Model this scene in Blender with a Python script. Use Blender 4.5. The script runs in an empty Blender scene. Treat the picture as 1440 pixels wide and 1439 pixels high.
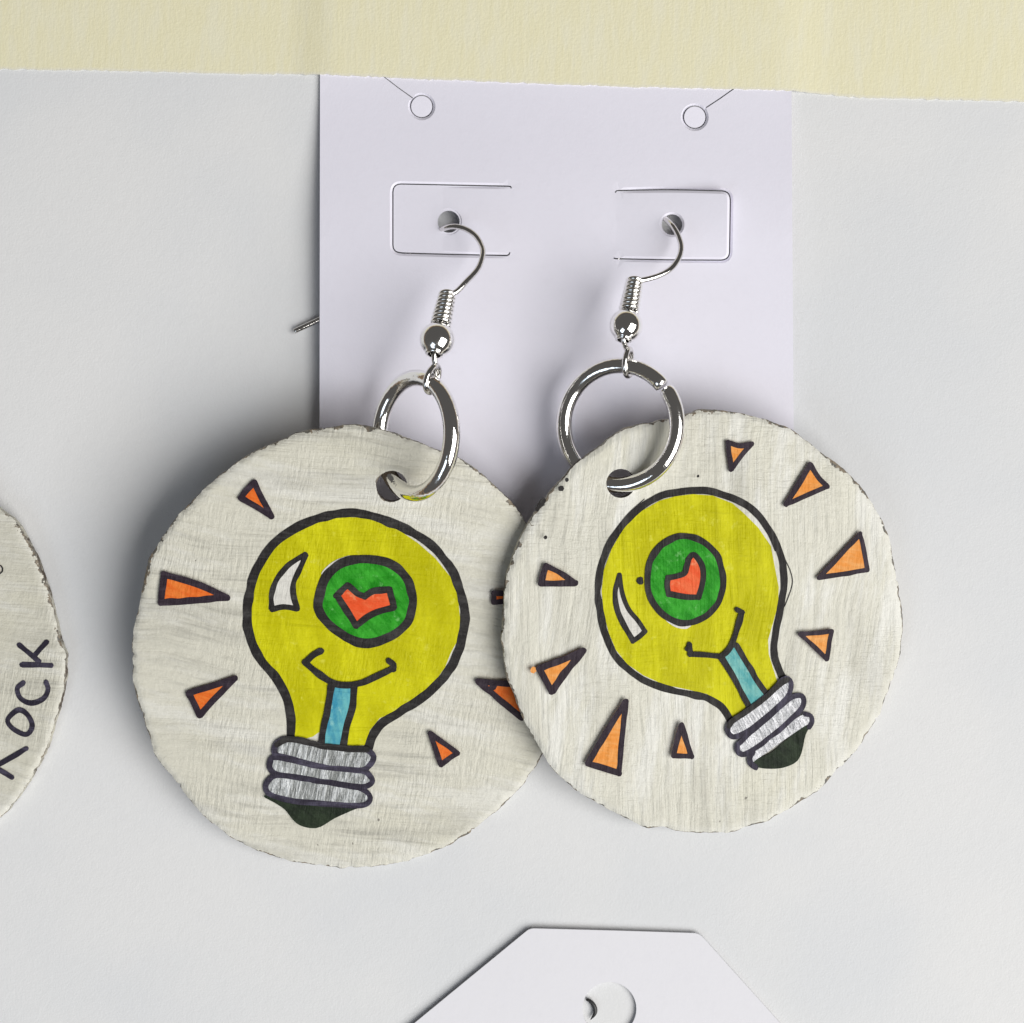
import bpy, math, random
import numpy as np
from mathutils import Vector, Matrix
from mathutils.geometry import delaunay_2d_cdt

random.seed(7)
S = bpy.context.scene
U = 0.007            # metres per 100 reference pixels on the paper (100 mm across the picture)
D = 22.0             # camera height over the paper in the same hundreds

# ------------------------------------------------------------------ camera
cd = bpy.data.cameras.new("camera")
cam = bpy.data.objects.new("camera", cd)
S.collection.objects.link(cam)
cam.location = (0, 0, D * U)
cd.sensor_fit = 'HORIZONTAL'
cd.sensor_width = 36.0
cd.lens = 36.0 * D / 14.4
cd.clip_start = 0.002
cd.clip_end = 20.0
S.camera = cam

# ------------------------------------------------------------------ world and lamps
w = bpy.data.worlds.new("World")
S.world = w
w.use_nodes = True
bg = w.node_tree.nodes["Background"]
bg.inputs[0].default_value = (1.0, 0.96, 0.93, 1)
bg.inputs[1].default_value = 0.085

ld = bpy.data.lights.new("window_light", 'AREA')
ld.shape = 'RECTANGLE'
ld.size, ld.size_y = 0.98, 0.78
ld.energy = 13.2
ld.color = (1.0, 0.985, 0.955)
lo = bpy.data.objects.new("window_light", ld)
S.collection.objects.link(lo)
EL, AZ, LD = math.radians(47), math.radians(-28), 1.0
lo.location = (LD * math.cos(EL) * math.cos(AZ), LD * math.cos(EL) * math.sin(AZ), LD * math.sin(EL))
lo.rotation_euler = (-Vector(lo.location)).to_track_quat('-Z', 'Y').to_euler()

l2 = bpy.data.lights.new("cold_fill_light", 'AREA')      # fill lamp added to cool the left side and spot the metal
l2.shape = 'RECTANGLE'
l2.size, l2.size_y = 0.16, 0.20
l2.energy = 0.20
l2.color = (0.76, 0.87, 1.0)
lo2 = bpy.data.objects.new("cold_fill_light", l2)
S.collection.objects.link(lo2)
e2, a2, d2 = math.radians(42), math.radians(-128), 0.42
lo2.location = (d2 * math.cos(e2) * math.cos(a2), d2 * math.cos(e2) * math.sin(a2), d2 * math.sin(e2))
lo2.rotation_euler = (-Vector(lo2.location)).to_track_quat('-Z', 'Y').to_euler()

S.view_settings.view_transform = 'Standard'
S.view_settings.look = 'None'
S.view_settings.exposure = 0.0
S.view_settings.gamma = 1.0
S.view_settings.use_curve_mapping = False

# ------------------------------------------------------------------ placing
def P(px, py, z):
    """The point at height z (hundreds of pixels) seen at pixel px, py."""
    X, Y, s = (px - 720.0) / 100.0, (719.5 - py) / 100.0, 1.0 - z / D
    return Vector((X * s, Y * s, z)) * U

class Plane:
    """A tilted plane through three seen points with heights."""
    def __init__(self, *pts):
        a, b, c = [P(*p) / U for p in pts]
        n = (b - a).cross(c - a).normalized()
        if n.z < 0: n = -n
        self.n, self.a = n, a
        # z = k + bx*x + by*y
        self.bx, self.by = -n.x / n.z, -n.y / n.z
        self.k = a.z - self.bx * a.x - self.by * a.y
    def at(self, px, py, h=0.0):
        X, Y = (px - 720.0) / 100.0, (719.5 - py) / 100.0
        q = self.bx * X + self.by * Y
        z = (self.k + q) / (1.0 + q / D)
        s = 1.0 - z / D
        return (Vector((X * s, Y * s, z)) + self.n * h) * U

# ------------------------------------------------------------------ helpers: objects
def link(name, me, mats, parent=None, base=None):
    o = bpy.data.objects.new(name, me)
    S.collection.objects.link(o)
    for m in (mats if isinstance(mats, (list, tuple)) else [mats]):
        me.materials.append(m)
    if parent is not None:
        o.parent = parent
    return o

def thing(name, loc, label, cat, group=None):
    o = bpy.data.objects.new(name, None)
    S.collection.objects.link(o)
    o.location = loc
    o.empty_display_size = 0.005
    o['label'], o['category'] = label, cat
    if group: o['group'] = group
    return o

def tag(o, label, cat, group=None):
    o['label'], o['category'] = label, cat
    if group: o['group'] = group
    return o

class MB:
    """Collects vertices and faces (with a material index) of one mesh."""
    def __init__(self, base=Vector((0, 0, 0))):
        self.v, self.f, self.m, self.base = [], [], [], base
        self.rim = []
    def add(self, vs, fs, mi=0, rim=None):
        k = len(self.v)
        self.v += [Vector(p) - self.base for p in vs]
        self.f += [tuple(i + k for i in f) for f in fs]
        self.m += [mi] * len(fs)
        self.rim += list(rim) if rim is not None else [99.0] * len(vs)
    def build(self, name, mats, parent=None, smooth=True):
        me = bpy.data.meshes.new(name)
        me.from_pydata([tuple(p) for p in self.v], [], self.f)
        at = me.attributes.new("rim", 'FLOAT', 'POINT')
        at.data.foreach_set("value", self.rim)
        o = link(name, me, mats, parent)
        me.polygons.foreach_set("material_index", self.m)
        me.polygons.foreach_set("use_smooth", [smooth] * len(self.f))
        me.update()
        return o

# ------------------------------------------------------------------ helpers: curves in pixel space
def spline(pts, closed=False, step=3.0):
    """Catmull-Rom through the points, resampled at about `step` pixels."""
    p = [Vector(a[:2]) for a in pts]
    n = len(p)
    if n == 2:
        k = max(2, int((p[1] - p[0]).length / step))
        return [tuple(p[0].lerp(p[1], i / k)) for i in range(k + 1)]
    out = []
    segs = n if closed else n - 1
    for i in range(segs):
        if closed:
            a, b, c, d = p[(i - 1) % n], p[i], p[(i + 1) % n], p[(i + 2) % n]
        else:
            b, c = p[i], p[i + 1]
            a = p[i - 1] if i > 0 else b + (b - c)
            d = p[i + 2] if i + 2 < n else c + (c - b)
        k = max(1, int((c - b).length / step))
        for j in range(k):
            t = j / k
            out.append(tuple(0.5 * ((2 * b) + (c - a) * t + (2 * a - 5 * b + 4 * c - d) * t * t
                                    + (3 * b - a - 3 * c + d) * t ** 3)))
    if not closed: out.append(tuple(p[-1]))
    return out

def wob(n, amp, closed=False, k=5):
    """Smooth random wobble of n samples."""
    m = max(3, n // k)
    base = [random.gauss(0, 1) for _ in range(m + 2)]
    if closed: base[-1] = base[-2] = base[0]
    out = []
    for i in range(n):
        t = i / max(1, n - 1) * m
        a = int(min(t, m - 1e-6)); u = t - a; u = u * u * (3 - 2 * u)
        out.append(amp * (base[a] * (1 - u) + base[a + 1] * u))
    return out

def stroke(pts, width, closed=False, smooth=True, step=2.5):
    """One marker stroke: vertices in pixel space and faces, hand-drawn width."""
    width *= 0.95
    c = spline(pts, closed, step) if smooth else [tuple(q) for q in pts]
    n = len(c)
    a, b = wob(n, 0.045 * width, closed), wob(n, 0.045 * width, closed)
    wv = width if isinstance(width, (list, tuple)) else None
    vs, fs = [], []
    for i in range(n):
        p0 = Vector(c[i - 1] if (i > 0 or closed) else c[0])
        p1 = Vector(c[(i + 1) % n] if (i < n - 1 or closed) else c[-1])
        t = (p1 - p0)
        t = t.normalized() if t.length > 1e-6 else Vector((1, 0))
        nn = Vector((-t.y, t.x))
        q = Vector(c[i])
        vs += [tuple(q + nn * (width / 2 + a[i])), tuple(q - nn * (width / 2 + b[i]))]
    m = n if closed else n - 1
    for i in range(m):
        j = (i + 1) % n
        fs.append((2 * i, 2 * i + 1, 2 * j + 1, 2 * j))
    if not closed:
        for e, o_ in ((0, 1), (n - 1, n - 2)):
            q = Vector(c[e]); t = (q - Vector(c[o_])).normalized()
            ang = math.atan2(t.y, t.x)
            k0 = len(vs); ks = 7
            r = width / 2
            vs.append(tuple(q))
            for s in range(ks + 1):
                th = ang - math.pi / 2 + math.pi * s / ks
                rr = r * random.uniform(0.9, 1.06)
                vs.append((q.x + rr * math.cos(th), q.y + rr * math.sin(th)))
            for s in range(ks):
                fs.append((k0, k0 + 1 + s, k0 + 2 + s))
    return vs, fs

def inside(poly, pts):
    """Vectorised point in polygon."""
    x, y = pts[:, 0], pts[:, 1]
    r = np.zeros(len(pts), bool)
    n = len(poly)
    for i in range(n):
        x0, y0 = poly[i - 1]; x1, y1 = poly[i]
        if y0 == y1: continue
        c = ((y0 > y) != (y1 > y)) & (x < (x1 - x0) * (y - y0) / (y1 - y0) + x0)
        r ^= c
    return r

def edge_dist(loops, pts):
    d = np.full(len(pts), 1e9)
    for L in loops:
        A = np.array(L); B = np.roll(A, -1, axis=0)
        for a, b in zip(A, B):
            ab = b - a; l2 = float(ab @ ab) or 1e-9
            t = np.clip(((pts - a) @ ab) / l2, 0, 1)
            d = np.minimum(d, np.hypot(*(pts - a - t[:, None] * ab).T))
    return d

def triangulate(outer, holes=(), grid=0, extra=(), gap=0.45):
    """Constrained triangulation of an outline with holes: 2-D points and triangles."""
    vs, es = [], []
    for L in [outer] + list(holes):
        k = len(vs)
        vs += [Vector((p[0], p[1])) for p in L]
        es += [(k + i, k + (i + 1) % len(L)) for i in range(len(L))]
    pts = list(extra)
    if grid:
        a = np.array(outer)
        x0, y0 = a.min(0); x1, y1 = a.max(0)
        gx, gy = np.meshgrid(np.arange(x0 + grid / 2, x1, grid), np.arange(y0 + grid / 2, y1, grid))
        g = np.stack([gx.ravel(), gy.ravel()], 1)
        rs = np.random.RandomState(3)
        g = g + rs.uniform(-.2, .2, g.shape) * grid
        ok = inside(outer, g)
        for h in holes: ok &= ~inside(h, g)
        g = g[ok]
        g = g[edge_dist([outer] + list(holes), g) > grid * gap]
        pts += [tuple(p) for p in g]
    vs += [Vector(p) for p in pts]
    ov, oe, of, *_ = delaunay_2d_cdt(vs, es, [], 0, 1e-5)
    V = np.array([tuple(p) for p in ov])
    T = np.array([f[:3] for f in of])
    C = V[T].mean(1)
    ok = inside(outer, C)
    for h in holes: ok &= ~inside(h, C)
    T = T[ok]
    e1, e2 = V[T[:, 1]] - V[T[:, 0]], V[T[:, 2]] - V[T[:, 0]]
    flip = (e1[:, 0] * e2[:, 1] - e1[:, 1] * e2[:, 0]) > 0       # pixel y runs down
    T[flip] = T[flip][:, ::-1]
    return V, T

def slab(mb, outer, holes, fmap, t, grid=0, extra=(), gap=0.45, mi=0, top_h=None, side_mi=None, rimmed=True, bore_mi=None):
    """A sheet of thickness t: fmap(px, py, h) gives the world point h above the face."""
    V, T = triangulate(outer, holes, grid, extra, gap)
    rim = np.minimum(edge_dist([outer], V), (edge_dist(list(holes), V) * 2.5 + 1.5) if len(holes) else 1e9) if rimmed else np.full(len(V), 99.0)
    hh = top_h(V, rim) if top_h else np.zeros(len(V))
    top = [fmap(x, y, h) for (x, y), h in zip(V, hh)]
    bot = [fmap(x, y, -t) for (x, y) in V]
    n = len(V)
    mb.add(top, [tuple(f) for f in T], mi, rim)
    mb.add(bot, [tuple(f[::-1]) for f in T], mi if side_mi is None else side_mi, np.zeros(n))
    # sides: boundary edges of the triangulation
    cnt = {}
    for a, b, c in T:
        for e in ((a, b), (b, c), (c, a)):
            cnt[(min(e), max(e))] = None if (min(e), max(e)) in cnt else e
    sv, sf, bf = [], [], []
    for e in cnt.values():
        if e is None: continue
        k = len(sv); a, b = e
        if bore_mi is not None and len(holes) and edge_dist(holes, (V[a:a+1] + V[b:b+1]) / 2)[0] < 0.3: bf.append(len(sf))
        sv += [top[a], top[b], bot[b], bot[a]]
        sf.append((k + 1, k, k + 3, k + 2))
    k0 = len(mb.m)
    mb.add(sv, sf, mi if side_mi is None else side_mi, np.zeros(len(sv)))
    for q in bf: mb.m[k0 + q] = bore_mi

def sheet_fill(mb, outer, fmap, h, mi):
    V, T = triangulate(outer)
    mb.add([fmap(x, y, h) for x, y in V], [tuple(f) for f in T], mi)

def tube(mb, pts, r, closed=False, seg=14, cap=True, mi=0):
    pts = [Vector(p) for p in pts]
    n = len(pts)
    rad = r if isinstance(r, (list, tuple)) else [r] * n
    tan = []
    for i in range(n):
        a = pts[i - 1] if (i > 0 or closed) else pts[0]
        b = pts[(i + 1) % n] if (i < n - 1 or closed) else pts[-1]
        tan.append((b - a).normalized())
    u = tan[0].orthogonal().normalized()
    vs, fs = [], []
    for i in range(n):
        u = (u - tan[i] * u.dot(tan[i])).normalized()
        v = tan[i].cross(u)
        for s in range(seg):
            th = 2 * math.pi * s / seg
            vs.append(pts[i] + (u * math.cos(th) + v * math.sin(th)) * rad[i])
    for i in range(n if closed else n - 1):
        j = (i + 1) % n
        off = 0
        if closed and j == 0:      # match the frame where the loop closes
            d = [(vs[(n - 1) * seg] - vs[s]).length for s in range(seg)]
            off = d.index(min(d))
        for s in range(seg):
            s2 = (s + 1) % seg
            fs.append((i * seg + s, i * seg + s2, j * seg + (s2 + off) % seg, j * seg + (s + off) % seg))
    if cap and not closed:
        fs.append(tuple(range(seg - 1, -1, -1)))
        fs.append(tuple((n - 1) * seg + s for s in range(seg)))
    mb.add(vs, fs, mi)

def spline3(pts, step=0.0003):
    p = [Vector(a) for a in pts]; n = len(p); out = []
    for i in range(n - 1):
        b, c = p[i], p[i + 1]
        a = p[i - 1] if i else b * 2 - c
        d = p[i + 2] if i + 2 < n else c * 2 - b
        k = max(2, int((c - b).length / step))
        for j in range(k):
            t = j / k
            out.append(0.5 * ((2 * b) + (c - a) * t + (2 * a - 5 * b + 4 * c - d) * t * t + (3 * b - a - 3 * c + d) * t ** 3))
    out.append(p[-1])
    return out

# ------------------------------------------------------------------ helpers: materials
class NT:
    def __init__(self, name):
        self.mat = bpy.data.materials.new(name)
        self.mat.use_nodes = True
        self.t = self.mat.node_tree
        self.b = self.t.nodes["Principled BSDF"]
        self.tc = self.t.nodes.new("ShaderNodeTexCoord")
    def L(self, a, b): self.t.links.new(a, b)
    def warped(self):
        """Object coordinates bent by a slow noise, so brush strokes wander like a hand's."""
        if not hasattr(self, 'wv'):
            n = self.t.nodes.new("ShaderNodeTexNoise"); n.inputs["Scale"].default_value = 0.9 / U
            n.inputs["Detail"].default_value = 1.5
            self.L(self.tc.outputs["Object"], n.inputs["Vector"])
            v = self.t.nodes.new("ShaderNodeVectorMath"); v.operation = 'MULTIPLY_ADD'
            self.L(n.outputs["Color"], v.inputs[0])
            v.inputs[1].default_value = (0.11 * U, 0.11 * U, 0.0)
            self.L(self.tc.outputs["Object"], v.inputs[2])
            self.wv = v.outputs[0]
        return self.wv
    def noise(self, sx, sy, detail=3.0, rough=0.55, rot=0.0, off=(0, 0, 0), sz=None, warp=False):
        """Noise in cycles per 100 pixels along and across a direction."""
        m = self.t.nodes.new("ShaderNodeMapping")
        r = self.t.nodes.new("ShaderNodeVectorRotate"); r.rotation_type = 'Z_AXIS'
        r.inputs["Angle"].default_value = rot
        m.inputs["Scale"].default_value = (sx / U, sy / U, (sz if sz is not None else min(sx, sy)) / U)
        m.inputs["Location"].default_value = off
        nz = self.t.nodes.new("ShaderNodeTexNoise")
        nz.inputs["Scale"].default_value = 1.0
        nz.inputs["Detail"].default_value = detail
        nz.inputs["Roughness"].default_value = rough
        self.L(self.warped() if warp else self.tc.outputs["Object"], r.inputs["Vector"])
        self.L(r.outputs[0], m.inputs["Vector"])
        self.L(m.outputs[0], nz.inputs["Vector"])
        return nz.outputs["Fac"]
    def ramp(self, fac, lo, hi, a=0.0, b=1.0):
        n = self.t.nodes.new("ShaderNodeMapRange"); n.clamp = True
        n.interpolation_type = 'SMOOTHSTEP'
        self.L(fac, n.inputs["Value"])
        for k, v in zip(("From Min", "From Max", "To Min", "To Max"), (lo, hi, a, b)):
            n.inputs[k].default_value = v
        return n.outputs[0]
    def math(self, op, a, b=None):
        n = self.t.nodes.new("ShaderNodeMath"); n.operation = op
        for i, q in enumerate((a, b)):
            if q is None: continue
            if isinstance(q, (int, float)): n.inputs[i].default_value = q
            else: self.L(q, n.inputs[i])
        return n.outputs[0]
    def mix(self, fac, a, b):
        n = self.t.nodes.new("ShaderNodeMix"); n.data_type = 'RGBA'
        for i, q in ((0, fac), (6, a), (7, b)):
            if isinstance(q, (int, float)): n.inputs[i].default_value = q
            elif isinstance(q, tuple): n.inputs[i].default_value = (*q, 1)
            else: self.L(q, n.inputs[i])
        return n.outputs[2]
    def attr(self, name):
        n = self.t.nodes.new("ShaderNodeAttribute"); n.attribute_name = name
        return n.outputs["Fac"]
    def bump(self, h, dist, strength=1.0, prev=None):
        n = self.t.nodes.new("ShaderNodeBump")
        n.inputs["Strength"].default_value = strength
        n.inputs["Distance"].default_value = dist * U
        self.L(h, n.inputs["Height"])
        if prev is not None: self.L(prev, n.inputs["Normal"])
        return n.outputs[0]
    def done(self, col, rough, normal=None, metal=0.0, spec=None):
        for k, v in (("Base Color", col), ("Roughness", rough), ("Metallic", metal)):
            if isinstance(v, (int, float)): self.b.inputs[k].default_value = v
            elif isinstance(v, tuple): self.b.inputs[k].default_value = (*v, 1)
            else: self.L(v, self.b.inputs[k])
        if spec is not None: self.b.inputs["Specular IOR Level"].default_value = spec
        if normal is not None: self.L(normal, self.b.inputs["Normal"])
        return self.mat

def relief(m, rot, amt=1.0):
    """The brushed relief of the painted wood, shared by paint and ink on one disc."""
    a1 = m.noise(0.55, 13, 4, 0.62, rot, (0, 0, 0), None, True)
    a2 = m.noise(0.8, 10, 4, 0.62, rot + 0.16, (5, 2, 0), None, True)
    sel = m.ramp(m.noise(0.7, 0.7, 2, 0.5, 0, (8, 8, 0)), 0.42, 0.60)
    mx = m.t.nodes.new("ShaderNodeMix"); mx.data_type = 'FLOAT'
    for k, q in ((0, sel), (2, a1), (3, a2)): m.L(q, mx.inputs[k])
    a = mx.outputs[0]
    b = m.noise(22, 3.2, 3, 0.6, rot + 0.1, (3, 1, 0), None, True)
    c = m.noise(8, 8, 5, 0.7, rot)
    where = m.ramp(m.noise(0.6, 0.6, 2, 0.5, 0, (3, 6, 0)), 0.40, 0.62)
    n = m.bump(a, 0.034 * amt, 0.8)
    n = m.bump(m.math('MULTIPLY', b, where), 0.022 * amt, 0.8, n)
    n = m.bump(c, 0.020 * amt, 0.8, n)
    return n, a, b, c

def paint_mat(name, base, dirt, rot, warm, white, streaky=0.58):
    m = NT(name)
    n, a, b, c = relief(m, rot)
    big = m.noise(0.40, 2.0, 4, 0.6, rot, (7, 2, 0), None, True)
    patch = m.noise(0.5, 0.5, 3, 0.5, 0, (2, 9, 0))
    col = m.mix(m.ramp(patch, 0.48, 0.72, 0, 0.6), base, warm)
    thick = m.noise(0.55, 2.6, 4, 0.65, rot + 0.15, (11, 5, 0), None, True)
    col = m.mix(m.ramp(thick, 0.46, 0.66, 0, 0.85), col, white)
    col = m.mix(m.math('MULTIPLY', m.ramp(big, 0.47, 0.70), 0.34), col, dirt)
    amount = m.ramp(m.noise(0.7, 0.7, 2, 0.5, 0, (1, 1, 0)), 0.36, 0.64, 0.12, streaky)
    col = m.mix(m.math('MULTIPLY', m.ramp(a, 0.47, 0.70), amount), col, dirt)
    col = m.mix(m.ramp(c, 0.58, 0.75, 0, 0.25), col, dirt)
    speck = m.noise(9, 9, 2, 0.5, 0, (5, 5, 0))
    col = m.mix(m.ramp(speck, 0.785, 0.80, 0, 0.7), col, (0.09, 0.075, 0.06))
    # worn rim: bare wood and dried dark grime where the paint broke away
    rim = m.attr("rim")
    chip = m.noise(5, 5, 4, 0.65, 0, (1, 3, 0))
    lowf = m.noise(0.6, 0.6, 2, 0.5, 0, (4, 4, 0))
    reach = m.math('MULTIPLY', m.ramp(lowf, 0.40, 0.66, 0.30, 1.0), m.ramp(chip, 0.43, 0.70, 0.0, 8.0))
    worn = m.math('LESS_THAN', rim, reach)
    col = m.mix(m.ramp(rim, 0, 13, 0.4, 0.0), col, white)
    col = m.mix(m.math('MULTIPLY', worn, 0.85), col, m.mix(m.ramp(m.noise(14, 14, 2, 0.5), 0.4, 0.6), (0.030, 0.024, 0.019), (0.17, 0.12, 0.07)))
    rgh = m.ramp(c, 0.35, 0.65, 0.34, 0.52)
    return m.done(col, rgh, n, spec=0.42)

def edge_mat(name, base):
    m = NT(name)
    c = m.noise(6, 6, 4, 0.65, 0, (2, 2, 0), 6)
    d = m.noise(1.0, 1.0, 2, 0.5, 0, (6, 1, 0), 1)
    f = m.ramp(m.math('ADD', c, m.math('MULTIPLY', d, 0.8)), 0.78, 1.0)
    col = m.mix(f, (0.075, 0.052, 0.035), base)
    return m.done(col, 0.7, m.bump(c, 0.05))

def ink_mat(name, dark, light, rot, fac=0.5):
    m = NT(name)
    n, a, b, c = relief(m, rot, 0.8)
    f = m.ramp(m.math('ADD', a, m.math('MULTIPLY', c, 0.6)), 0.72, 1.05, 0.0, fac)
    return m.done(m.mix(f, dark, light), 0.55, n, spec=0.2)

def felt_mat(name, base, alt, rot, frot=None, patchy=0.8, scale=1.0, pale=None):
    """Felt-tip or paint-pen colour with streaks, on the brushed relief."""
    m = NT(name)
    n, a, b, c = relief(m, rot, 0.9)
    fr = rot if frot is None else frot
    s = m.noise(1.6 * scale, 8 * scale, 4, 0.65, fr, (8, 3, 0), None, True)
    t = m.noise(2.2 * scale, 2.2 * scale, 4, 0.6, fr, (1, 6, 0))
    f = m.ramp(m.math('ADD', m.math('MULTIPLY', s, 0.6), m.math('MULTIPLY', t, 0.6)), 0.47, 0.76, 0, patchy)
    col = m.mix(f, base, alt)
    col = m.mix(m.ramp(b, 0.54, 0.78, 0, 0.22), col, tuple(min(1, q * 0.55) for q in base))
    col = m.mix(m.ramp(a, 0.52, 0.74, 0, 0.25), col, tuple(min(1, q * 0.62) for q in base))
    if pale is not None:
        col = m.mix(m.ramp(m.noise(7, 7, 3, 0.6, fr, (4, 8, 0)), 0.60, 0.74, 0, 0.65), col, pale)
    return m.done(col, 0.45, n, spec=0.12)

def silver_mat(name, dark, light, rot):
    m = NT(name)
    n, a, b, c = relief(m, 0, 1.0)
    s = m.noise(22, 3.2, 3, 0.65, rot, (3, 3, 0))
    f = m.ramp(s, 0.40, 0.64)
    n = m.bump(s, 0.05, 0.8, n)
    return m.done(m.mix(f, dark, light), 0.38, n, metal=0.25)

def paper_mat(name, base, tint, fib=1.0, specks=True):
    m = NT(name)
    a = m.noise(30, 30, 3, 0.6); b = m.noise(7, 7, 4, 0.65, 0.4, (3, 1, 0)); big = m.noise(0.25, 0.25, 3, 0.5, 0, (6, 6, 0))
    col = m.mix(m.ramp(big, 0.35, 0.68), base, tint)
    col = m.mix(m.ramp(b, 0.45, 0.8, 0, 0.20), col, tuple(q * 0.90 for q in base))
    if specks:
        sp = m.noise(6, 6, 1, 0.4, 0.8, (9, 4, 0))
        col = m.mix(m.ramp(sp, 0.815, 0.83, 0, 0.6), col, (0.2, 0.2, 0.2))
    n = m.bump(a, 0.0035 * fib, 0.7)
    n = m.bump(b, 0.0045 * fib, 0.7, n)
    return m.done(col, 0.62, n, spec=0.25)

M = {}
M['paper'] = paper_mat("white_paper", (0.788, 0.790, 0.796), (0.733, 0.746, 0.768), 1.3, False)
M['card'] = paper_mat("lilac_white_card", (0.845, 0.83, 0.93), (0.83, 0.815, 0.915), 0.6, False)
M['tag'] = paper_mat("white_tag_card", (0.81, 0.805, 0.85), (0.80, 0.795, 0.84), 0.5, False)

m = NT("masking_tape")
a = m.noise(18, 2.2, 4, 0.7); b = m.noise(5, 1.0, 3, 0.6, 0.05, (3, 3, 0)); c = m.noise(26, 26, 2, 0.6)
col = m.mix(m.ramp(a, 0.30, 0.75), (0.84, 0.80, 0.575), (0.815, 0.77, 0.53))
col = m.mix(m.ramp(b, 0.40, 0.70, 0, 0.6), col, (0.83, 0.805, 0.64))
rimf = m.ramp(m.attr("rim"), 0.0, 5.0, 0.6, 0.0)
col = m.mix(rimf, col, (0.80, 0.78, 0.70))
M['tape'] = m.done(col, 0.6, m.bump(c, 0.007, 0.7, m.bump(a, 0.0045, 0.8)), spec=0.3)

m = NT("table_wood")
a = m.noise(0.12, 2.2, 5, 0.6); b = m.noise(0.05, 0.6, 3, 0.5)
M['table'] = m.done(m.mix(a, m.mix(b, (0.20, 0.12, 0.065), (0.30, 0.19, 0.10)), (0.34, 0.22, 0.12)), 0.45, m.bump(a, 0.03))

m = NT("silver_plated_wire")
a = m.noise(10, 10, 3, 0.6, 0, (0, 0, 0), 10)
M['chrome'] = m.done(m.mix(m.ramp(a, 0.5, 0.8, 0, 0.4), (0.95, 0.94, 0.915), (0.95, 0.94, 0.92)), m.ramp(m.noise(5, 5, 3, 0.6, 0, (2, 2, 0), 5), 0.4, 0.7, 0.05, 0.16), m.bump(a, 0.005, 0.6), metal=1.0)

m = NT("hook_wire_metal")
a = m.noise(10, 10, 3, 0.6, 0, (0, 0, 0), 10)
M['wire'] = m.done(m.mix(m.ramp(a, 0.5, 0.8, 0, 0.4), (0.76, 0.745, 0.725), (0.62, 0.60, 0.56)), 0.10, m.bump(a, 0.006, 0.6), metal=1.0)

RL, RR = math.radians(4), math.radians(88)      # brush direction on the two discs
CREAM, DIRT, WARM, WHITE = (0.650, 0.632, 0.540), (0.345, 0.335, 0.290), (0.660, 0.635, 0.490), (0.725, 0.715, 0.655)
M['paint_l'] = paint_mat("cream_paint_brushed_across", CREAM, DIRT, RL, WARM, WHITE)
M['paint_r'] = paint_mat("cream_paint_brushed_upright", (0.680, 0.665, 0.575), (0.37, 0.36, 0.31), RR, (0.69, 0.665, 0.515), (0.78, 0.775, 0.725), 0.36)
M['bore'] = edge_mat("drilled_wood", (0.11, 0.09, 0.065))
M['edge'] = edge_mat("bare_wood_edge", (0.55, 0.53, 0.45))
INK, INKL = (0.0155, 0.0135, 0.0135), (0.075, 0.072, 0.07)
for k, r in (('l', RL), ('r', RR)):
    M['ink_' + k] = ink_mat("black_ink_" + k, INK, INKL, r)
    M['plum_' + k] = ink_mat("plum_black_ink_" + k, (0.022, 0.013, 0.022), (0.075, 0.055, 0.075), r)
    M['violet_' + k] = ink_mat("violet_black_ink_" + k, (0.024, 0.020, 0.034), (0.10, 0.09, 0.14), r, 0.7)
    M['yellow_' + k] = felt_mat("yellow_marker_" + k, (0.50, 0.475, 0.0), (0.68, 0.655, 0.008), r, 1.45, 1.0, 0.5, (0.70, 0.68, 0.07))
    M['green_' + k] = felt_mat("green_marker_" + k, (0.010, 0.225, 0.006), (0.045, 0.40, 0.028), r, 0.9, 0.95, 1.6, (0.20, 0.55, 0.17))
    M['heart_' + k] = felt_mat("red_orange_marker_" + k, (0.80, 0.090, 0.022), (0.84, 0.16, 0.055), r, 0.5, 0.9, 2, (0.85, 0.32, 0.16))
    M['bare_' + k] = felt_mat("bare_cream_paint_" + k, (0.72, 0.705, 0.655), (0.62, 0.60, 0.56), r, None, 0.5)
    M['tip_' + k] = felt_mat("dark_green_black_ink_" + k, (0.012, 0.018, 0.011), (0.030, 0.045, 0.025), r, 0.7, 0.9, 2)
M['orange_l'] = felt_mat("orange_marker_l", (0.74, 0.130, 0.014), (0.82, 0.22, 0.04), RL, 0.4, 0.9, 2)
M['orange_r'] = felt_mat("orange_marker_r", (0.82, 0.30, 0.055), (0.86, 0.42, 0.14), RR, 0.2, 0.9, 2)
M['stem_l'] = felt_mat("blue_marker", (0.045, 0.28, 0.42), (0.16, 0.50, 0.52), RL, 1.4, 1.0, 1.4, (0.30, 0.58, 0.55))
M['stem_r'] = felt_mat("teal_marker", (0.085, 0.37, 0.39), (0.22, 0.52, 0.48), RR, 1.0, 1.0, 1.6, (0.42, 0.62, 0.55))
M['silver_l'] = silver_mat("silver_paint_pen_l", (0.235, 0.245, 0.24), (0.56, 0.58, 0.59), math.radians(12))
M['silver_r'] = silver_mat("silver_paint_pen_r", (0.46, 0.465, 0.485), (0.76, 0.76, 0.79), math.radians(-30))

# ------------------------------------------------------------------ the setting
mb = MB()
X = 0.45
mb.add([(-X, -X, -0.0012), (X, -X, -0.0012), (X, X, -0.0012), (-X, X, -0.0012),
        (-X, -X, -0.02), (X, -X, -0.02), (X, X, -0.02), (-X, X, -0.02)],
       [(0, 1, 2, 3), (7, 6, 5, 4), (0, 4, 5, 1), (1, 5, 6, 2), (2, 6, 7, 3), (3, 7, 4, 0)])
o = mb.build("table_top", M['table'], smooth=False)
o['kind'] = 'structure'

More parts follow.
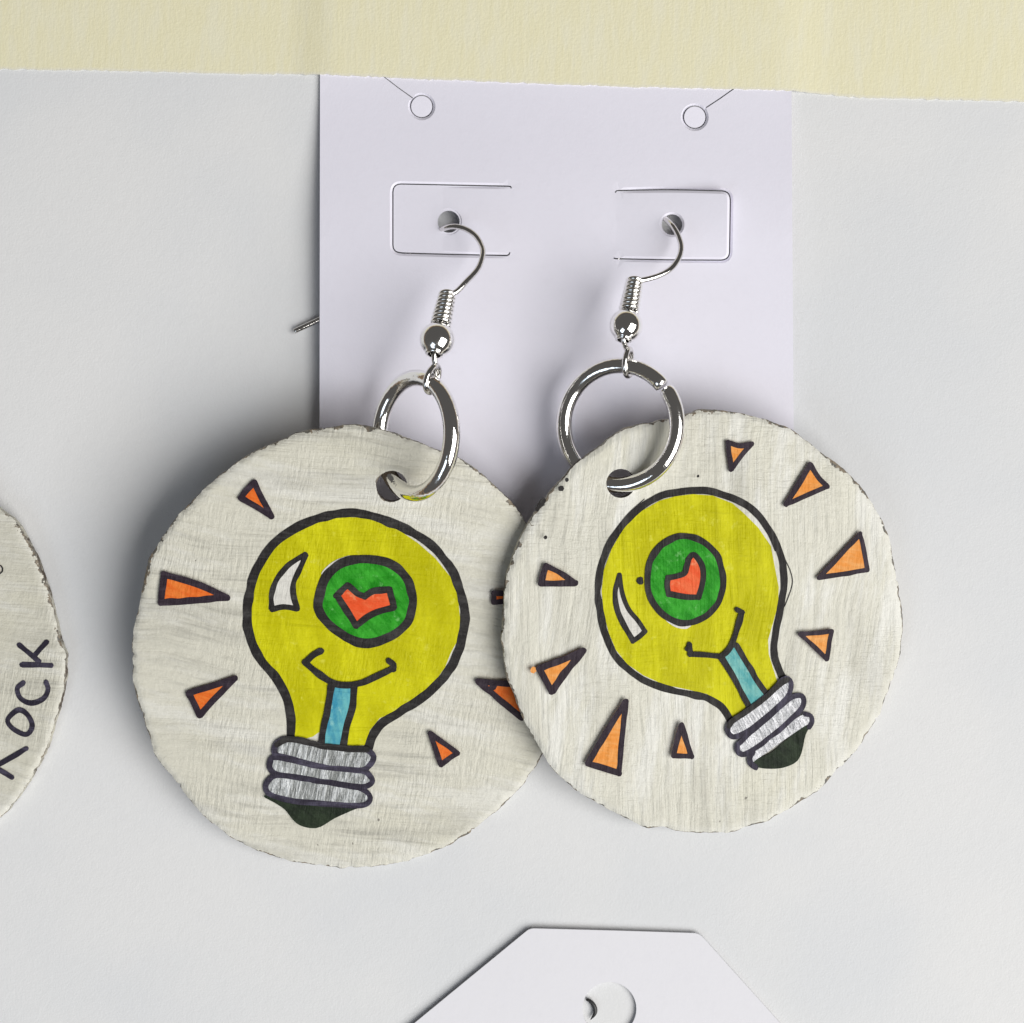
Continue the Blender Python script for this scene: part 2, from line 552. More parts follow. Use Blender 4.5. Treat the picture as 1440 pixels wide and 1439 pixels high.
# white sheet under everything
def flat(z):
    return lambda x, y, h: P(x, y, 0) + Vector((0, 0, (z + h) * U))
mb = MB()
slab(mb, [(-520, -330), (1960, -330), (1960, 2150), (-520, 2150)], [], flat(0.0), 0.15)
paper = mb.build("paper_sheet", M['paper'], smooth=False)
tag(paper, "large plain white paper sheet lying under the earrings and cards", "paper")

# ------------------------------------------------------------------ the display card with its slits
def sstep(a, b, x):
    t = min(1.0, max(0.0, (x - a) / (b - a)))
    return t * t * (3 - 2 * t)
def card_z(px, py):
    return 0.045 + 0.215 * sstep(90, 350, py) - 0.05 * sstep(700, 1115, px) * sstep(90, 400, py)
def card_map(px, py, h):
    return P(px, py, card_z(px, py) + h)

def slit(path, wd):
    """Outline of a thin cut along a path."""
    L_, R_ = [], []
    n = len(path)
    for i in range(n):
        a = Vector(path[max(0, i - 1)]); b = Vector(path[min(n - 1, i + 1)])
        t = (b - a).normalized(); nn = Vector((-t.y, t.x)); q = Vector(path[i])
        ww = wd * 0.5
        L_.append(tuple(q + nn * ww)); R_.append(tuple(q - nn * ww))
    return L_ + R_[::-1]
def circle(cx, cy, r, n=28, ry=None):
    return [(cx + r * math.cos(2 * math.pi * i / n), cy + (ry or r) * math.sin(2 * math.pi * i / n)) for i in range(n)]
def corner(a, c, b, n=5):
    """Rounded corner from a over c to b (quadratic)."""
    return [tuple(Vector(a) * (1 - t) ** 2 + Vector(c) * 2 * t * (1 - t) + Vector(b) * t * t) for t in [i / n for i in range(n + 1)]]

slit_l = [(719, 265), (718, 262.5)] + spline([(714, 262), (640, 260.5), (566, 259)], step=6)[0:] + corner((564, 259), (553, 259), (552.5, 270)) + spline([(552.5, 274), (552.5, 341)], step=6) + corner((552.5, 345), (553, 355), (563, 355.5)) + spline([(567, 356), (640, 358), (713, 359.5)], step=6) + [(716, 358), (717, 355)]
slit_r = [(865, 271), (867, 268.5)] + spline([(871, 268), (940, 267), (1013, 268.5)], step=6) + corner((1015, 268.5), (1026.5, 269), (1027, 281)) + spline([(1027, 285), (1026, 352)], step=6) + corner((1026, 355), (1025, 365.5), (1014, 366)) + spline([(1010, 366), (940, 365.5), (866, 364)], step=6) + [(863, 363)]

def card_h(V, rim):
    """Height of the card's face: bent tabs inside the slits, and the die's rounded cut edges."""
    inl = inside(slit_l, V); inr = inside(slit_r, V)
    near = edge_dist(holes[:2] + holes[4:], V) < 0.4
    out = np.zeros(len(V))
    tl = np.clip((719 - V[:, 0]) / 166.0, 0, 1); tr = np.clip((V[:, 0] - 865) / 162.0, 0, 1)
    out += np.where(inl, -0.030 * np.minimum(1, tl * 1.6) ** 2, 0)
    out += np.where(inr, 0.16 * tr ** 1.2 * (1.15 - 0.75 * (V[:, 1] - 268) / 98), 0)
    ends = np.full(len(V), 1e9)
    for e in (slit_l[0], slit_l[-1], slit_r[0], slit_r[-1]):
        ends = np.minimum(ends, np.hypot(V[:, 0] - e[0], V[:, 1] - e[1]))
    return out - np.where(near, 0.024, 0) * np.clip(ends / 26.0, 0, 1)

card_outer = []
for a, b in zip([(450, 96), (1113, 118), (1118, 905), (449, 905)], [(1113, 118), (1118, 905), (449, 905), (450, 96)]):
    card_outer += spline([a, b], step=40)[:-1]
# slots: two circles stamped at the top with cuts running out to the top edge, two tab slits, two wire holes
holes = [circle(593, 150, 16.2), circle(977, 165, 16.4),
         slit([(538.5, 107), (560, 123.5), (580.5, 138.2)], 1.3), slit([(993, 151.5), (1012, 139), (1036, 122)], 1.6),
         slit(slit_l, 1.7), slit(slit_r, 1.7),
         circle(631, 312, 15.5), circle(945, 316, 14.5)]
lip_pts = []
for path in (slit_l, slit_r):
    for off in (4.2, -4.2):
        q = slit(path, 2 * off)
        lip_pts += q[3:len(path) - 3]
for hx, hy, hr in ((593, 150, 16.2), (977, 165, 16.4), (631, 312, 15.5), (945, 316, 14.5)):
    lip_pts += circle(hx, hy, hr + 3.2)
lip_pts = [p for p in lip_pts if edge_dist(holes, np.array([p]))[0] > 2.5]
mb = MB(P(780, 500, 0))
slab(mb, card_outer, holes, card_map, 0.026, grid=9, gap=0.85, top_h=card_h, extra=lip_pts, rimmed=False)
card = mb.build("display_card", M['card'], smooth=False)
card.location = P(780, 500, 0)
tag(card, "lilac white display card with punched tabs that both bulb earrings hang from", "display card")
for (cx, cy, r, dz, tx, ty) in ((593, 150, 14.9, -0.006, 0.0006, 0.0007), (977, 165, 15.0, -0.004, 0.0007, 0.0007)):
    mb = MB(P(780, 500, 0))
    slab(mb, circle(cx, cy, r), [], lambda x, y, h: card_map(x, y, h + dz + tx * (cx - x) + ty * (cy - y)), 0.022, rimmed=False)
    mb.build("punched_disc", M['card'], card, smooth=False)

# ------------------------------------------------------------------ masking tape over the top edge of paper and card
te = [(-330, 90), (-150, 94), (0, 97.5), (150, 99.5), (340, 104), (447, 105), (600, 111.5), (860, 121.5), (1000, 125), (1115, 128.5), (1200, 136.5), (1300, 139.5), (1440, 143), (1600, 147), (1830, 154)]
edge = [(x, y + random.gauss(0, 0.55)) for x, y in spline(te, step=5)]
tape_outer = edge + [(1830, -160), (-330, -170)]
def tape_map(px, py, h):
    j = sstep(405, 470, px) * (1 - sstep(1090, 1175, px))
    z = 0.016 + 0.050 * j
    return P(px, py, z + h)
mb = MB()
tg = [(x, y) for x in (406, 412, 418, 424, 429, 434, 439, 444, 449, 455, 461, 467, 1108, 1112, 1116, 1120, 1124, 1130) for y in range(-150, 95, 14)]
slab(mb, tape_outer, [], tape_map, 0.012, grid=24, extra=tg)
tape = mb.build("masking_tape", M['tape'], smooth=True)
tag(tape, "beige masking tape strip along the top holding down the card and the paper", "tape")

# ------------------------------------------------------------------ blank tag card at the bottom edge
tag_pl = Plane((583, 1439, 0.085), (751, 1306, 0.085), (1097, 1439, 0.045))
out = [(430, 1567), (583, 1439), (737, 1312.5)] + corner((739, 1311), (744, 1306), (751, 1306)) + spline([(760, 1306.2), (866, 1309), (972, 1312.3)], step=30) + corner((975, 1312.4), (983, 1312.6), (989, 1319)) + [(1097, 1439), (1200, 1552), (1195, 2080), (430, 2070)]
mb = MB(P(840, 1500, 0))
slab(mb, out, [circle(857, 1419, 38, 40)], tag_pl.at, 0.028, grid=40, rimmed=False)
blank = mb.build("tag_card", M['tag'], smooth=False)
blank.location = P(840, 1500, 0)
tag(blank, "blank white tag card with angled corners and round hole at bottom edge", "tag card")
mb = MB(P(840, 1500, 0))     # a dark crescent inside the hole, built as a thin tube
cres = spline([(824.5, 1405), (831, 1409), (836, 1416), (837, 1424), (833, 1431), (830.5, 1434)], step=2)
tube(mb, [P(x, y, 0.045) for x, y in cres], [0.006 * U + 0.026 * U * math.sin(math.pi * min(1, 0.12 + 0.88 * i / (len(cres) - 1))) ** 0.7 for i in range(len(cres))], seg=10)
m = NT("dark_crescent_mat"); m.done((0.05, 0.05, 0.05), 0.4, metal=0.6)
o = mb.build("dark_crescent", m.mat)
tag(o, "short curved dark crescent showing through the round hole of the bottom tag", "wire")
o.data.transform(Matrix.Translation(P(840, 1500, 0)))

# ------------------------------------------------------------------ painted wooden discs
def wooden_disc(outline, holes, plane, thick, base, mats, parent, seed, notch=1.0):
    random.seed(seed)
    c = spline(outline, True, 3.2)
    n = len(c)
    cx = sum(p[0] for p in c) / n; cy = sum(p[1] for p in c) / n
    j = wob(n, 0.55 * notch, True, 4); k = wob(n, 0.9 * notch, True, 12)
    out = []
    for i, p in enumerate(c):
        v = Vector((p[0] - cx, p[1] - cy)); l = v.length
        d = j[i] + k[i] + (random.uniform(-0.45, 0.35) * notch)
        if random.random() < 0.03: d -= random.uniform(0.8, 2.2) * notch
        v *= (l + d - 0.4) / l
        out.append((cx + v.x, cy + v.y))
    # two extra rings just inside the edge give a worn, rounded lip
    extra = []
    for inset, st in ((2.2, 1), (6.0, 2), (12, 3)):
        for p in c[::st]:
            v = Vector((p[0] - cx, p[1] - cy)); l = v.length
            extra.append((cx + v.x * (l - inset - 2.2) / l, cy + v.y * (l - inset - 2.2) / l))
    def lip(V, rim):
        r2 = edge_dist([out], V)
        ph = np.sin(V[:, 0] * 0.31 + seed) * np.cos(V[:, 1] * 0.27) * 0.5 + 0.5
        drop = np.where(r2 < 9, -((9 - r2) / 9) ** 2 * (0.020 + 0.026 * ph), 0.0)
        return drop
    mb = MB(base)
    slab(mb, out, holes, plane.at, thick, grid=22, extra=extra, top_h=lip, mi=0, side_mi=1, bore_mi=2)
    o = mb.build("wooden_disc", mats, parent, smooth=False)
    for p in o.data.polygons: p.use_smooth = p.material_index == 0
    return o

class Draw:
    """Felt-pen drawing on one disc: every figure is a mesh of its own, child of the disc."""
    def __init__(self, disc, plane, base, key):
        self.d, self.p, self.b, self.k, self.h = disc, plane, base, key, 0.004
    def figure(self, name, fills=(), strokes=(), blots=(), ink='ink', layer=None):
        """fills: (polygon, material); strokes: (points, width, closed)."""
        mb = MB(self.b); mats = []
        def mi(m):
            if m not in mats: mats.append(m)
            return mats.index(m)
        for poly, mt in fills:
            self.h += 0.0012
            sheet_fill(mb, poly, self.p.at, self.h, mi(M[mt + '_' + self.k]))
        for q in strokes:
            pts, wd = q[0], q[1]; cl = len(q) > 2 and q[2]; mt = q[3] if len(q) > 3 else ink
            self.h += 0.0009
            vs, fs = stroke(pts, wd, cl)
            mb.add([self.p.at(x, y, self.h) for x, y in vs], fs, mi(M[mt + '_' + self.k]))
        for (x, y, r, mt) in blots:
            self.h += 0.0009
            pl = [(x + r * random.uniform(.8, 1.15) * math.cos(t), y + r * random.uniform(.8, 1.15) * math.sin(t)) for t in [i * math.pi / 7 for i in range(14)]]
            sheet_fill(mb, pl, self.p.at, self.h, mi(M[mt + '_' + self.k]))
        return mb.build(name, mats, self.d)
    def ray(self, a, b, c, wd, bend=(), blots=()):
        """A little ray: orange triangle inked along its three sides."""
        g = lambda p, q: [p, tuple((Vector(p) + Vector(q)) / 2 + Vector((random.uniform(-.8, .8), random.uniform(-.8, .8)))), q]
        sides = [(g(a, b), wd), (g(b, c), wd * random.uniform(.9, 1.08)), (g(c, a), wd * random.uniform(.9, 1.08))]
        for i, m_ in bend:
            pts = sides[i][0]; sides[i] = ([pts[0], m_, pts[2]], sides[i][1])
        poly = []
        for s, _ in sides: poly += spline(s, step=4)[:-1]
        return self.figure("light_ray", [(poly, 'orange')], sides, blots, ink='plum')

earL = thing("earring", P(480, 910, 0), "left bulb earring, round cream wooden disc with an upright smiling bulb drawn on it", "earring", "earrings with a smiling light bulb")
earR = thing("earring", P(990, 880, 0), "right bulb earring, overlapping the other disc, its smiling bulb tilted to the left", "earring", "earrings with a smiling light bulb")
bL, bR = P(480, 910, 0), P(990, 880, 0)

out_l = [(400, 617), (426, 607), (471, 602), (502, 598), (532, 604), (565, 613), (613, 632), (648, 647), (683, 671), (714, 701), (732, 722), (758, 765), (775, 820), (785, 880), (788, 940), (784, 1000), (773, 1045), (758, 1072), (744, 1092), (730, 1113), (709, 1135), (680, 1156), (659, 1173), (633, 1188), (600, 1203), (572, 1213), (548, 1217), (508, 1222), (465, 1221), (435, 1216), (404, 1211), (355, 1195), (336, 1186), (303, 1163), (267, 1128), (244, 1098), (220, 1066), (206, 1026), (194, 986), (187, 951), (186, 915), (189, 885), (193, 850), (201, 808), (207, 788), (218, 773), (230, 752), (251, 724), (274, 700), (293, 682), (315, 663), (336, 647), (364, 631)]
out_r = [(959, 586), (931, 590), (910, 594), (888, 599), (865, 612), (841, 631), (813, 650), (792, 673), (768, 699), (751, 723), (735, 749), (721, 787), (711, 820), (708, 855), (705, 891), (706, 912), (710, 943), (718, 971), (735, 1009), (749, 1035), (768, 1068), (794, 1098), (822, 1121), (855, 1140), (886, 1155), (910, 1164), (933, 1163), (952, 1170), (974, 1173), (1021, 1172), (1049, 1163), (1082, 1154), (1115, 1136), (1146, 1115), (1172, 1093), (1196, 1066), (1217, 1040), (1234, 1016), (1243, 995), (1257, 957), (1267, 919), (1271, 884), (1269, 844), (1260, 792), (1245, 744), (1231, 716), (1215, 686), (1196, 668), (1163, 643), (1137, 621), (1115, 604), (1080, 591), (1045, 582), (1009, 578), (985, 577), (969, 581)]
plL = Plane((480, 1220, 0.22), (480, 600, 1.19), (187, 910, 0.92))
plR = Plane((1000, 1172, 0.27), (1000, 577, 0.99), (706, 880, 0.94))

discL = wooden_disc(out_l, [circle(551, 684, 22, 22)], plL, 0.15, bL, [M['paint_l'], M['edge'], M['bore']], earL, 3)
discR = wooden_disc(out_r, [circle(873, 680, 20.5, 25)], plR, 0.15, bR, [M['paint_r'], M['edge'], M['bore']], earR, 5)
earL.location = bL; earR.location = bR
# child meshes carry coordinates relative to the earring's base
random.seed(11)

# ---- drawing on the left disc
d = Draw(discL, plL, bL, 'l')
bulb_l = [(409, 1036), (409, 1008), (404, 982), (388, 953), (369, 930), (355, 906), (349, 885), (348, 868), (350, 838), (362, 800), (383, 767), (407, 748), (435, 734), (475, 723), (510, 723), (543, 732), (576, 747), (607, 767), (631, 795), (646, 828), (653, 856), (652, 885), (643, 920), (628, 948), (617, 960), (591, 983), (562, 1002), (538, 1017), (525, 1033), (518, 1052)]
fill_l = [(413, 1036), (412, 1008), (407, 980), (391, 952), (372, 930), (358, 906), (352, 885), (352, 840), (364, 801), (385, 769), (408, 751), (436, 737), (476, 727), (510, 728), (535, 734), (560, 745), (588, 764), (612, 785), (634, 812), (644, 838), (647, 870), (645, 898), (634, 918), (626, 938), (612, 958), (590, 979), (562, 998), (534, 1010), (520, 1027), (514, 1048), (484, 1050), (484, 1042), (470, 1030), (455, 1030), (448, 1030), (440, 1036), (425, 1040)]
d.figure("glass_bulb", [(fill_l, 'yellow')], [(bulb_l, 13)])
d.figure("highlight", [(spline([(428, 783), (412, 792), (392, 812), (382, 836), (383, 855), (417, 855), (413, 835), (413, 818), (422, 797)], True, 4), 'bare')],
         [([(429, 780), (412, 790), (391, 812), (382, 836), (383, 857)], 8.5), ([(383, 857), (399, 854), (418, 856)], 8.5), ([(418, 855), (413, 838), (413, 820), (421, 801), (430, 781)], 8.5)])
eye_l = [(448, 847), (456, 816), (477, 794), (508, 786), (541, 790), (567, 807), (579, 833), (579, 857), (571, 878), (548, 896), (517, 904), (487, 896), (463, 878), (451, 861)]
d.figure("eye", [(spline([(452, 806), (468, 790), (492, 781), (496, 786), (470, 800), (458, 815)], True, 4), 'bare'), (spline(eye_l, True, 5), 'green')], [(eye_l, 13.5, True)])
heart_l = [(473, 838), (489, 822), (502, 832), (513, 840), (526, 831), (548, 828), (551, 840), (554, 853), (525, 863), (501, 880), (489, 860)]
d.figure("heart", [(heart_l, 'heart')], [([(473, 838), (481, 830), (489, 823)], 9.5), ([(489, 823), (501, 833), (513, 839)], 9.5), ([(513, 839), (526, 831), (548, 829)], 9.5), ([(548, 829), (551, 841), (554, 853)], 9.5), ([(554, 854), (525, 863), (501, 880)], 9.5), ([(501, 880), (489, 860), (474, 838)], 9.5)])
d.figure("stem", [([(464, 966), (496, 968), (494, 1000), (486, 1025), (481, 1047), (455, 1045), (457, 1020), (463, 990)], 'stem')],
         [([(466, 964), (462, 990), (456, 1018), (452, 1046)], 10), ([(498, 966), (496, 992), (488, 1020), (483, 1050)], 11)])
d.figure("smile", [], [([(452, 915), (441, 921), (430, 931)], 9), ([(429, 931), (447, 946), (467, 959), (487, 963), (508, 960), (529, 951), (553, 940)], 9.5), ([(553, 941), (553, 934), (547, 929)], 9.5)])
d.figure("contact_tip", [(spline([(371, 1119), (386, 1128), (401, 1138), (412, 1152), (422, 1160), (438, 1164), (451, 1162), (471, 1150), (493, 1140), (512, 1131), (477, 1128), (447, 1125), (416, 1121), (390, 1117)], True, 5), 'tip')])
th3 = [(389, 1090), (377, 1098), (374, 1107), (378, 1115), (392, 1121), (416, 1126), (447, 1129), (477, 1131), (505, 1132), (517, 1129), (521, 1121), (515, 1112), (503, 1106), (477, 1101), (447, 1097), (416, 1092)]
th2 = [(387, 1064), (380, 1072), (381, 1081), (391, 1088), (416, 1092), (447, 1097), (477, 1102), (505, 1106), (519, 1103), (524, 1097), (520, 1090), (510, 1083), (477, 1079), (447, 1076), (422, 1071)]
th1 = [(386, 1057), (389, 1046), (400, 1039), (414, 1039), (435, 1044), (457, 1049), (493, 1052), (513, 1053), (524, 1060), (525, 1067), (519, 1076), (508, 1082), (477, 1080), (447, 1076), (422, 1070), (402, 1064), (391, 1062)]
for t_, ink in ((th3, 'violet'), (th2, 'violet'), (th1, 'violet')):
    d.figure("screw_thread", [(spline(t_, True, 5), 'silver')], [(t_, 8.5, True, ink)])
d.figure("cap_rim", [], [([(390, 1046), (401, 1039), (414, 1039), (435, 1044), (457, 1049), (493, 1052), (516, 1053)], 9)])
d.ray((358, 678), (339, 700), (382, 726), 9)
d.ray((231, 807), (227, 847), (320, 840), 10, [(2, (280, 822))])
d.ray((266, 974), (331, 953), (281, 1005), 9)
d.ray((605, 1030), (643, 1058), (620, 1074), 8)
d.ray((672, 957), (748, 962), (733, 1008), 9, blots=[(693, 964, 6, 'plum')])
d.ray((694, 833), (694, 846), (770, 838), 8)

# ---- drawing on the right disc
d = Draw(discR, plR, bR, 'r')
bulb_r = [(1103, 958), (1096, 943), (1089, 924), (1089, 903), (1092, 882), (1097, 858), (1102, 826), (1101, 796), (1093, 768), (1080, 744), (1059, 718), (1033, 702), (1002, 692), (974, 690), (950, 693), (926, 699), (898, 716), (874, 740), (855, 770), (844, 801), (841, 832), (844, 862), (851, 891), (862, 917), (879, 938), (903, 955), (933, 968), (966, 975), (992, 981), (1011, 991), (1022, 1004), (1029, 1018)]
fill_r = [(1094, 962), (1087, 940), (1081, 920), (1080, 900), (1087, 876), (1094, 850), (1095, 826), (1089, 795), (1084, 768), (1066, 742), (1046, 722), (1030, 708), (1002, 697), (974, 695), (950, 698), (928, 704), (900, 720), (877, 743), (860, 772), (849, 802), (846, 832), (849, 862), (856, 890), (866, 914), (882, 934), (905, 950), (934, 963), (968, 970), (994, 976), (1014, 987), (1026, 1002), (1032, 1012), (1049, 996), (1043, 985), (1030, 962), (1078, 974)]
fill_r = fill_r[:-3] + [(1046, 997), (1060, 985), (1078, 974)]
d.figure("glass_bulb", [(fill_r, 'yellow')], [(bulb_r, 10.5)], [])
d.figure("sketch_line", [], [([(1104, 787), (1112, 805), (1114, 822), (1106, 846), (1101, 856)], 1.4), ([(1046, 712), (1066, 729), (1081, 754), (1090, 775)], 1.2), ([(868, 742), (884, 722), (906, 702)], 1.2)])
d.figure("highlight", [(spline([(871, 812), (867, 830), (869, 853), (879, 877), (890, 897), (904, 887), (894, 870), (881, 852), (874, 833)], True, 4), 'bare')],
         [([(871, 809), (865, 829), (867, 853), (877, 878), (890, 901)], 8), ([(890, 902), (898, 896), (907, 888)], 7.5), ([(907, 888), (896, 872), (883, 855), (875, 833), (871, 809)], 7)])
eye_r = [(910, 815), (914, 789), (931, 766), (957, 754), (985, 760), (1007, 780), (1016, 810), (1014, 836), (1000, 860), (974, 875), (948, 873), (926, 858), (913, 836)]
d.figure("eye", [(spline([(936, 872), (950, 882), (966, 884), (972, 876), (948, 872)], True, 4), 'bare'), (spline(eye_r, True, 5), 'green')], [(eye_r, 9.5, True)], [(900, 817, 5.5, 'ink')])
heart_r = [(975, 780), (988, 796), (988, 818), (982, 840), (962, 839), (939, 835), (938, 812), (962, 807), (968, 787)]
d.figure("heart", [(heart_r, 'heart')], [([(967, 788), (975, 780), (986, 793), (989, 808), (987, 822), (982, 840)], 8.5), ([(982, 840), (962, 839), (940, 835)], 8.5), ([(940, 836), (938, 824), (939, 812)], 8.5), ([(939, 812), (951, 810), (962, 806), (965, 798), (968, 786)], 8.5)])
d.figure("stem", [([(1018, 923), (1033, 909), (1042, 925), (1059, 953), (1076, 976), (1056, 992), (1040, 965), (1028, 942)], 'stem')],
         [([(1014, 924), (1028, 947), (1044, 976), (1053, 993)], 8.5), ([(1035, 907), (1049, 931), (1063, 954), (1077, 975)], 8.5)])
d.figure("smile", [], [([(969, 906), (971, 919)], 8), ([(970, 920), (985, 920), (1000, 922), (1014, 923)], 8.5), ([(1012, 924), (1024, 914), (1032, 897), (1038, 878), (1043, 861)], 8.5), ([(1043, 861), (1036, 857)], 8)], [(968, 912, 5, 'ink')])
d.figure("contact_tip", [(spline([(1140, 1016), (1132, 1033), (1128, 1052), (1124, 1064), (1116, 1073), (1095, 1080), (1067, 1079), (1058, 1070), (1083, 1058), (1100, 1044), (1117, 1030), (1131, 1016)], True, 5), 'tip')])
s3 = [(1131, 1003), (1139, 1006), (1141, 1014), (1134, 1024), (1117, 1037), (1100, 1051), (1083, 1064), (1066, 1075), (1056, 1073), (1054, 1063), (1059, 1056), (1078, 1042), (1095, 1029), (1114, 1013)]
s2 = [(1118, 978), (1127, 978), (1130, 986), (1125, 997), (1111, 1011), (1095, 1026), (1078, 1039), (1062, 1051), (1046, 1060), (1038, 1057), (1036, 1048), (1042, 1041), (1060, 1024), (1076, 1011), (1095, 994), (1109, 982)]
s1 = [(1100, 955), (1107, 954), (1111, 960), (1110, 970), (1104, 982), (1089, 997), (1072, 1011), (1053, 1026), (1039, 1033), (1029, 1035), (1023, 1029), (1023, 1021), (1029, 1013), (1044, 1003), (1062, 990), (1079, 977), (1093, 963)]
d.figure("screw_thread", [(spline(s3[:3] + [(1128, 1022), (1112, 1033), (1096, 1044), (1080, 1056), (1062, 1068)] + s3[8:], True, 4), 'silver')],
         [([(1058, 1057), (1054, 1064), (1055, 1073), (1062, 1079)], 8, False, 'violet'), ([(1131, 1003), (1139, 1006), (1141, 1014), (1137, 1022)], 7.5, False, 'violet')])
d.figure("screw_thread", [(spline(s2, True, 4), 'silver')], [(s2, 7.5, True, 'violet')])
d.figure("screw_thread", [(spline(s1, True, 4), 'silver')], [(s1, 7.5, True, 'violet')])
d.figure("cap_rim", [], [([(1024, 1020), (1031, 1012), (1046, 1002), (1063, 990), (1080, 976), (1096, 961), (1106, 955)], 8)])
d.ray((1023, 622), (1056, 624), (1027, 660), 8, [(0, (1041, 627))])
d.ray((1138, 653), (1162, 684), (1104, 709), 7.5, [(0, (1148, 669))])
d.ray((1208, 750), (1218, 801), (1150, 812), 7.2)
d.ray((1124, 891), (1168, 887), (1161, 926), 7)
d.ray((767, 795), (760, 820), (808, 819), 9, [(2, (787, 805))])
d.ray((758, 939), (819, 914), (775, 971), 10, blots=[(749, 941, 4.5, 'orange')])
d.ray((879, 985), (826, 1072), (869, 1086), 9)
d.ray((957, 1018), (946, 1061), (971, 1062), 8)
# grime spots left bare near the rim
d.figure("paint_chip", [], [([(758, 710), (763, 703)], 8), ([(754, 716), (758, 710)], 6)], [(788, 686.5, 4.2, 'ink'), (796, 674, 3, 'ink'), (766, 755, 2.8, 'ink'), (980, 669, 2, 'ink')])

# ------------------------------------------------------------------ rings and hooks
WR = 0.039 * U       # hook wire radius

def jump_ring(parent, base, cpx, cpy, cz, r, tube_r, ex, ey, gap=None, step=0):
    c = P(cpx, cpy, cz); ex, ey = Vector(ex).normalized(), Vector(ey)
    ey = (ey - ex * ey.dot(ex)).normalized()
    f = lambda th: c + (ex * math.cos(th) + ey * math.sin(th)) * r * U
    mb = MB(base)
    n = 120
    g = math.radians(gap)
    hw = math.radians(1.3)
    nz = ex.cross(ey).normalized()
    pts = [f(g + hw + (2 * math.pi - 2 * hw) * i / n) + nz * (step * U * (i / n - 0.5)) for i in range(n + 1)]
    rr = [tube_r * U * (0.72 if i in (0, n) else 0.95 if i in (1, n - 1) else 1.0) for i in range(n + 1)]
    pts[1] = pts[0].lerp(pts[1], 0.35); pts[-2] = pts[-1].lerp(pts[-2], 0.35)
    tube(mb, pts, rr, seg=28)
    mb.build("jump_ring", M['chrome'], parent)
    return f, ex, ey, nz

def hook(parent, base, ring, th, bead, coil_top, path, bead_r, turns=8, loop_n=None):
    """Ear hook on a ring: loop, bead, coil and the bent wire that goes through the card."""
    f, ex, ey, nz = ring
    tp = f(th)
    tan = (f(th + 0.01) - f(th - 0.01)).normalized()
    if loop_n is not None: tan = -Vector(loop_n).normalized()
    B, T = P(*bead), P(*coil_top)
    ax = (T - B).normalized()
    e1 = (B - tp); e1 = (e1 - tan * e1.dot(tan)).normalized()
    e2 = tan.cross(e1)
    bot = B - ax * bead_r * U * 0.86
    # loop round the ring, pulled out towards the bead, wire end closing it
    lp = []
    for i in range(40):
        a = -0.50 * math.pi + math.radians(200) + math.radians(338) * (i / 39)
        ca, sa = math.cos(a), math.sin(a)
        lp.append(tp + e1 * (0.035 + 0.168 * (ca if ca < 0 else ca * 1.12)) * U + e2 * 0.148 * sa * U + tan * (0.05 * (i / 39 - 0.5)) * U)
    a0 = lp[-1]
    mb = MB(base)
    wire = spline3([lp[-4], lp[-1], a0.lerp(bot, 0.45) + e2 * 0.01 * U, bot, B, T], 0.00012)
    loop = lp[:-4] + wire
    top = [P(*q) for q in path]
    full = loop + spline3([T] + top, 0.0002)[1:]
    tube(mb, full, WR, seg=14)
    mb.build("ear_hook", M['wire'], parent)
    # bead: a ball pierced along the wire, with a flat collar at its lower end
    mb = MB(base)
    u = ax.orthogonal().normalized(); v = ax.cross(u)
    prof = [(0.36, -0.99), (0.50, -0.97), (0.52, -0.88)] + [(math.cos(t), math.sin(t)) for t in np.linspace(-1.0, 1.12, 26)] + [(0.30, 0.93)]
    vs, fs, sg = [], [], 40
    for r, h in prof:
        for s in range(sg):
            t = 2 * math.pi * s / sg
            vs.append(B + (ax * h + (u * math.cos(t) + v * math.sin(t)) * r) * bead_r * U)
    for i in range(len(prof) - 1):
        for s in range(sg):
            s2 = (s + 1) % sg
            fs.append((i * sg + s, i * sg + s2, (i + 1) * sg + s2, (i + 1) * sg + s))
    mb.add(vs, fs)
    mb.build("bead", M['chrome'], parent)
    # coil wound on the shank above the bead
    mb = MB(base)
    c0 = B + ax * bead_r * U * 0.90; L = (T - c0).length
    wr = L / (turns * 2.0) * 0.90
    R = 0.118 * U
    pts = []
    n = turns * 26
    for i in range(n + 1):
        t = 2 * math.pi * turns * i / n
        rr = R * (1 - 0.18 * (i / n))
        pts.append(c0 + ax * (L * i / n) + (u * math.cos(t) + v * math.sin(t)) * rr)
    tube(mb, pts, wr, seg=10)
    mb.build("coil", M['chrome'], parent)

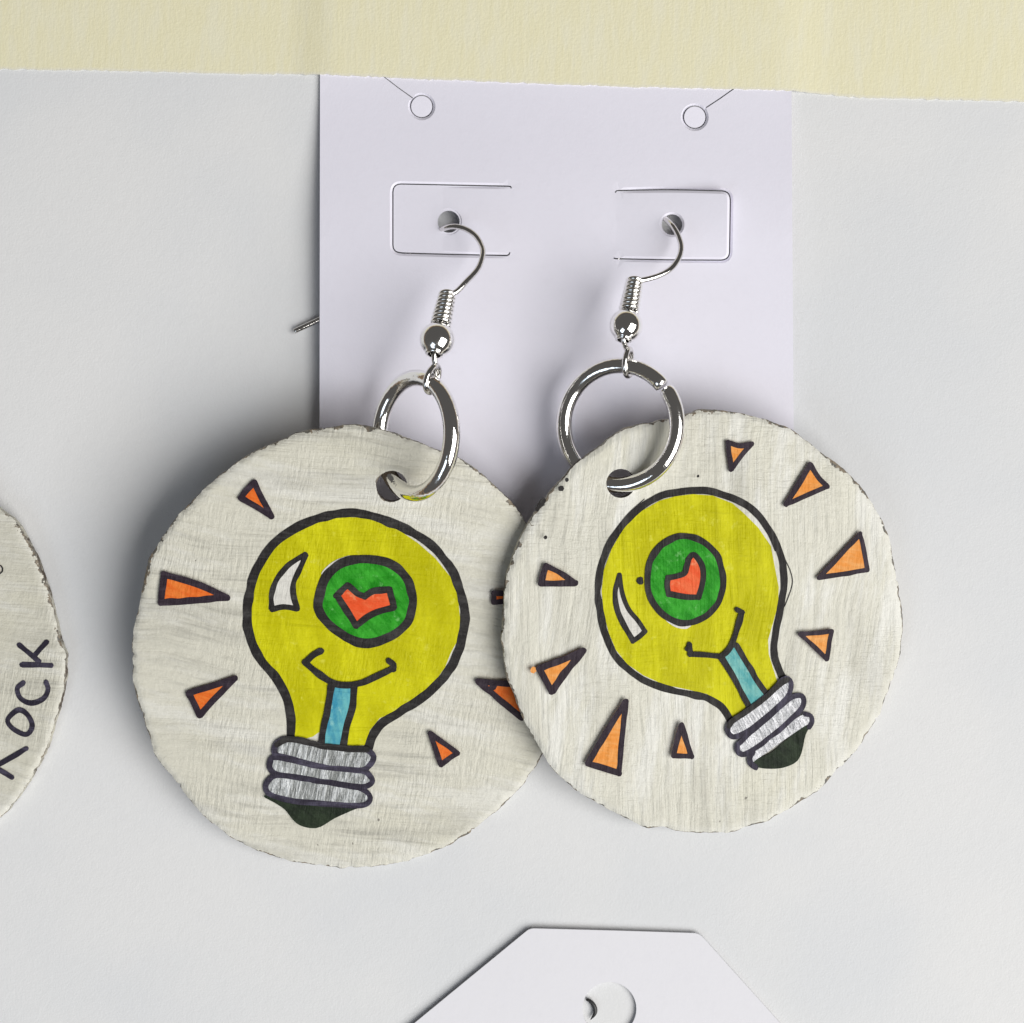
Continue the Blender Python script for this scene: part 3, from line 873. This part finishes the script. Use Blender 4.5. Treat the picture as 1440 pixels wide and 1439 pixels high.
ringL = jump_ring(earL, bL, 583.5, 613, 1.35, 0.765, 0.111, (0.66, 0.0, 0.75), (0.02, 1, 0), gap=204, step=0.04)
ringR = jump_ring(earR, bR, 871, 598, 1.00, 0.80, 0.108, (0.915, 0.03, 0.40), (0, 1, 0.02), gap=36, step=-0.07)
hook(earL, bL, ringL, math.radians(64), (615, 478, 1.44), (629.5, 414, 1.18),
     [(641, 411, 1.16), (655, 397, 1.10), (672, 378, 0.97), (679, 357, 0.82), (676, 343, 0.70), (667, 330, 0.59), (653, 321.5, 0.49), (638, 318.5, 0.40), (625, 321, 0.28), (615, 326, 0.11), (600, 334, 0.075), (545, 385, 0.07), (500, 420, 0.075), (460, 444, 0.078), (414, 466, 0.07)], 0.232, loop_n=(0.83, -0.30, 0.47))
hook(earR, bR, ringR, math.radians(79), (880.5, 458, 1.10), (893, 394, 0.94),
     [(904, 394, 0.92), (926, 388, 0.88), (943, 378.5, 0.81), (954, 364, 0.72), (958, 348, 0.62), (954, 332, 0.51), (946, 318, 0.39), (937, 309, 0.25), (928, 304, 0.11), (915, 306, 0.09), (890, 330, 0.085), (860, 380, 0.08), (830, 430, 0.08)], 0.222)

# ------------------------------------------------------------------ the pendant at the left edge
rk_out = [(0, 715), (21, 733), (38, 760), (56, 795), (69, 836), (79, 874), (87, 907), (92, 921), (92, 940), (91, 960), (85, 990), (75, 1024), (66, 1054), (53, 1079), (38, 1104), (18, 1130), (2, 1151)]
for k in range(1, 28):
    t = math.radians(45.5 + (360 - 91) * k / 28.0)
    rk_out.append((-217 + 309 * math.cos(t), 932 + 309 * math.sin(t)))
bK = P(-217, 932, 0)
plK = Plane((0, 720, 0.34), (0, 1150, 0.17), (92, 932, 0.19))
plK = Plane((-217, 623, 0.36), (-217, 1241, 0.17), (92, 932, 0.24))
pend = thing("pendant", bK, "cream wooden pendant cut off by the left edge with the hand-lettered word ROCK", "pendant")
discK = wooden_disc(rk_out, [circle(-217, 660, 20, 22)], plK, 0.15, bK, [M['paint_l'], M['edge'], M['bore']], pend, 9)
d = Draw(discK, plK, bK, 'l')
random.seed(21)
d.figure("lettering", [], [
    ([(31, 935), (50, 935), (72, 936)], 8, False, 'violet'), ([(27, 907), (42, 919), (55, 930)], 7.5, False, 'violet'), ([(66, 903), (58, 911), (49, 922)], 7.5, False, 'violet'),
    ([(33, 960), (25, 968), (29, 981), (44, 989), (61, 983), (68, 970), (65, 959)], 7.5, False, 'violet'),
    ([(26, 999), (11, 1012), (20, 1026), (37, 1033), (45, 1022), (40, 1006)], 7.5, True, 'violet'),
    ([(37, 1053), (18, 1064), (-4, 1077)], 8, False, 'violet'), ([(17, 1093), (0, 1083), (-34, 1066)], 8, False, 'violet'),
    ([(-34, 1066), (-36, 1050), (-22, 1042), (-8, 1050), (-4, 1077)], 8, False, 'violet')])
d.figure("sketch_line", [], [([(-8, 795), (2, 796), (4, 803), (-4, 810)], 2.0)])
